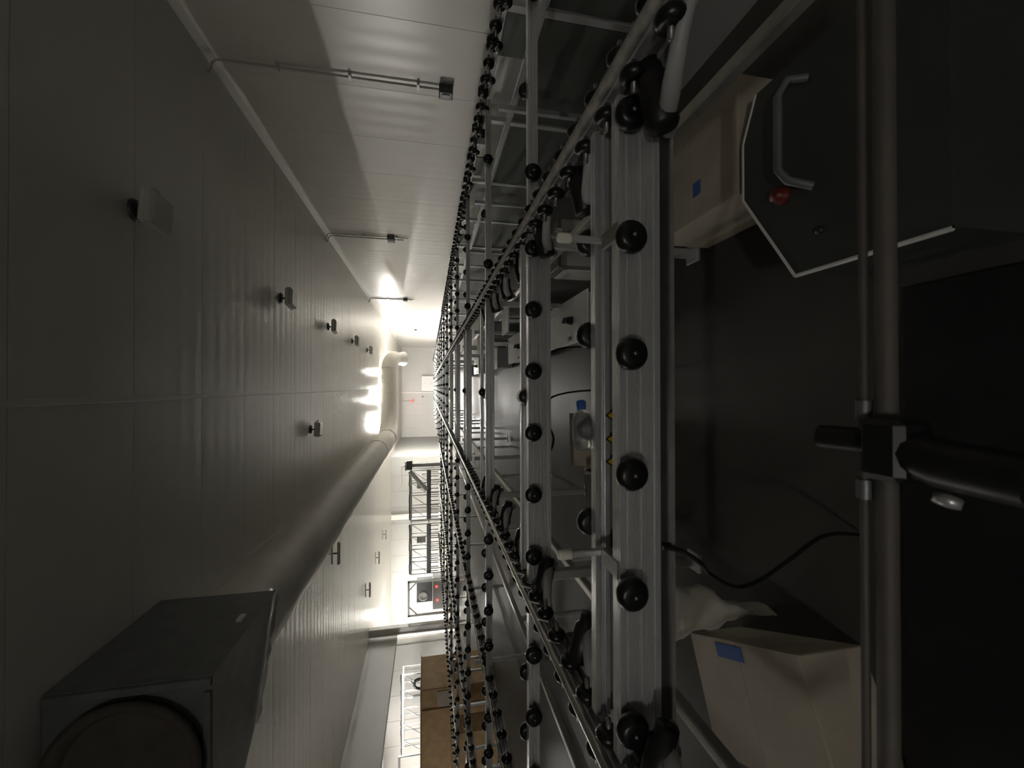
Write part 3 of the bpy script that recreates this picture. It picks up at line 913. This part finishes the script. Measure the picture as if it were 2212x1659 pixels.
def rack(label, x0, x1, y, h, mid, n, d=0.5):
    t = thing('machine_rack', label, 'rack', ((x0 + x1) / 2, y, 0), 'metal racks in the background')
    W = x1 - x0
    for i in range(n + 1):
        x = -W / 2 + W * i / n
        for yy in (0, d):
            MB().box((x, yy, h / 2), (0.045, 0.045, h)).build('post', 'aluminium', t)
    MB().cbox((0, 0, h), (W + 0.05, 0.05, 0.07), 0.004).build('top_rail', 'aluminium', t)
    MB().cbox((0, d, h), (W + 0.05, 0.05, 0.07), 0.004).build('top_rail', 'aluminium', t)
    MB().cbox((0, 0, mid), (W, 0.05, 0.20), 0.004).build('middle_rail', 'galvanised', t)
    MB().cbox((0, d, mid), (W, 0.05, 0.06), 0.004).build('middle_rail', 'aluminium', t)
    for i in range(n * 3):
        x = -W / 2 + W * (i + 0.5) / (n * 3)
        MB().box((x, -0.02, mid - 0.24), (0.03, 0.03, 0.42)).build('rung', 'dark_steel', t)
    for i in range(n):
        xa, xb = -W / 2 + W * i / n, -W / 2 + W * (i + 1) / n
        MB().cyl((xa, 0.03, mid), (xb, 0.03, h), 0.015, 6).build('brace', 'aluminium', t)
    # cable bundle lying along the top rail
    rr = random.Random(int(x0 * 10))
    MB().tube([(-W / 2 + W * i / 24, 0.02 + 0.02 * rr.random(), h + 0.05 + 0.03 * rr.random()) for i in range(25)], 0.03, 6).build('cable_bundle', 'dark_steel', t)
    MB().cbox((W * 0.2, -0.05, mid + 0.35), (0.3, 0.12, 0.4), 0.01).build('control_box', 'grey_plastic', t)
    return t


rack('tall aluminium rack with a cable bundle, right-hand one behind the conveyor', -6.3, -3.95, 20.3, 2.25, 1.42, 4)
rack('middle aluminium rack with cross braces behind the conveyor', -8.85, -6.5, 20.3, 2.25, 1.42, 4)
rack('wide metal rack before the white bay wall behind the crate', -14.9, -11.6, 17.4, 2.45, 1.5, 5)
rack('left metal rack beyond the wooden crate in the side bay', -13.9, -11.7, 13.2, 2.35, 1.3, 4)
t = thing('gantry_head', 'boxy white gantry head with a slanted tube above the racks', 'machine', (-3.62, 19.85, 0))
MB().cbox((0, 0, 1.10), (0.16, 0.16, 2.2), 0.01).build('mast', 'aluminium', t)
MB().cbox((0.02, -0.05, 2.30), (0.42, 0.30, 0.26), 0.02).build('head', 'galvanised', t)
MB().cbox((0.0, -0.12, 2.46), (0.40, 0.3, 0.07), 0.015).build('head_cover', 'white_metal', t)
MB().cyl((-0.25, -0.05, 2.30), (-1.15, -0.05, 1.52), 0.10, 14).build('slanted_tube', 'white_metal', t)
MB().cbox((0.0, 0, 0.03), (0.5, 0.5, 0.06), 0.01).build('base', 'dark_steel', t)

t = thing('portal_frame', 'white portal frame with corner brace between racks and column', 'frame', (-9.85, 20.0, 0))
for q in (-0.78, 0.78):
    MB().cbox((q, 0, 1.19), (0.09, 0.09, 2.38), 0.006).build('post', 'white_metal', t)
MB().cbox((0, 0, 2.34), (1.65, 0.09, 0.09), 0.006).build('crossbar', 'white_metal', t)
for s in (-1, 1):
    MB().cyl((s * 0.74, 0, 1.98), (s * 0.40, 0, 2.31), 0.035, 6).build('brace', 'white_metal', t)
t = thing('machine_station', 'grey machine station with a bright round window inside the portal', 'machine', (-9.9, 20.7, 0))
MB().cbox((0, 0, 0.62), (1.5, 0.7, 1.24), 0.02).build('cabinet', 'grey_plastic', t)
MB().cbox((0.1, 0, 1.62), (1.0, 0.5, 0.74), 0.02).build('hood', 'galvanised', t)
MB().lathe([(0.20, 0), (0.22, -0.03), (0.16, -0.05), (0.15, -0.02), (0, -0.02)], (-0.1, -0.25, 1.68), (0, 1, 0), 20).build('round_window', 'white_metal', t)
MB().cbox((-0.3, -0.36, 1.02), (0.10, 0.05, 0.10), 0.01).build('signal_light', 'red_lit', t)
MB().cbox((0.35, -0.36, 1.06), (0.09, 0.05, 0.09), 0.01).build('signal_light', 'red_lit', t)

t = thing('cable_coil', 'tangled black bundle hanging on the metal rack by the bay', 'cable', (-11.9, 17.2, 1.7))
rr = random.Random(3)
for k in range(5):
    pts = []
    for i in range(15):
        a = 2 * PI * i / 14
        pts.append((0.22 * math.cos(a) * (0.8 + 0.3 * rr.random()), -0.05 + 0.1 * rr.random(), 0.30 * math.sin(a) * (0.8 + 0.3 * rr.random())))
    MB().tube(pts, 0.035, 6).build('loop', 'cable', t)
MB().cyl((0, 0.0, 0.25), (0, 0.2, 0.42), 0.02, 6).build('hook', 'dark_steel', t)

# far-end things
t = thing('white_cabinet', 'plain bright white cabinet before the far end wall', 'cabinet', (0.35, 42.4, 0))
MB().cbox((0, 0, 1.06), (1.5, 0.6, 2.08), 0.015).build('body', 'white_metal', t)
for s in (-1, 1):
    d = MB().cbox((s * 0.37, -0.31, 1.08), (0.72, 0.02, 1.96), 0.004).build('door', 'white_metal', t)
    MB().cyl((s * 0.06, -0.34, 1.0), (s * 0.06, -0.34, 1.2), 0.012, 6).build('handle', 'bolt', d)
MB().box((0, 0, 0.02), (1.4, 0.5, 0.04)).build('plinth', 'dark_steel', t)
t = thing('red_beacon', 'small glowing red beacon on a wire near far wall', 'beacon', (-1.35, 42.0, H))
MB().cyl((0, 0, 0), (0, 0, -0.95), 0.02, 6).build('stem', 'dark_steel', t)
MB().lathe([(0.0, -0.94), (0.10, -0.95), (0.12, -1.0), (0.12, -1.14), (0.09, -1.2), (0.0, -1.21)], (0, 0, 0), (0, 0, 1), 14).build('globe', 'red_lit', t)
t = thing('wall_panel_box', 'small dark control box on the far wall beside the post', 'control box', (-0.95, 42.9, 2.0))
MB().cbox((0, 0, 0), (0.16, 0.2, 0.2), 0.01).build('body', 'grey_plastic', t)
MB().lathe([(0.05, 0), (0.05, -0.03), (0, -0.04)], (0, -0.1, 0), (0, 1, 0), 10).build('button', 'red_plastic', t)
t = thing('wall_pipe', 'thin pipe standing on the pale wall left of the bent duct', 'pipe', (-5.6, 30.9, 0))
MB().tube([(0, 0, 0.02), (0, 0, 3.2), (-0.1, 0, 3.35), (-1.5, 0, 3.35)], 0.03, 8).build('pipe', 'conduit_steel', t)
for z in (0.8, 2.0, 3.0):
    MB().box((0, 0.05, z), (0.12, 0.1, 0.05)).build('clip', 'conduit_steel', t)
t = thing('wall_pipe', 'short hooked pipe on the wall just right of the racks', 'pipe', (-6.2, 30.9, 0))
MB().tube([(0, 0, 0.02), (0, 0, 1.9), (-0.15, -0.1, 2.0), (-0.3, -0.1, 1.8)], 0.04, 8).build('pipe', 'conduit_steel', t)
MB().box((0, 0.05, 1.2), (0.12, 0.1, 0.05)).build('clip', 'conduit_steel', t)
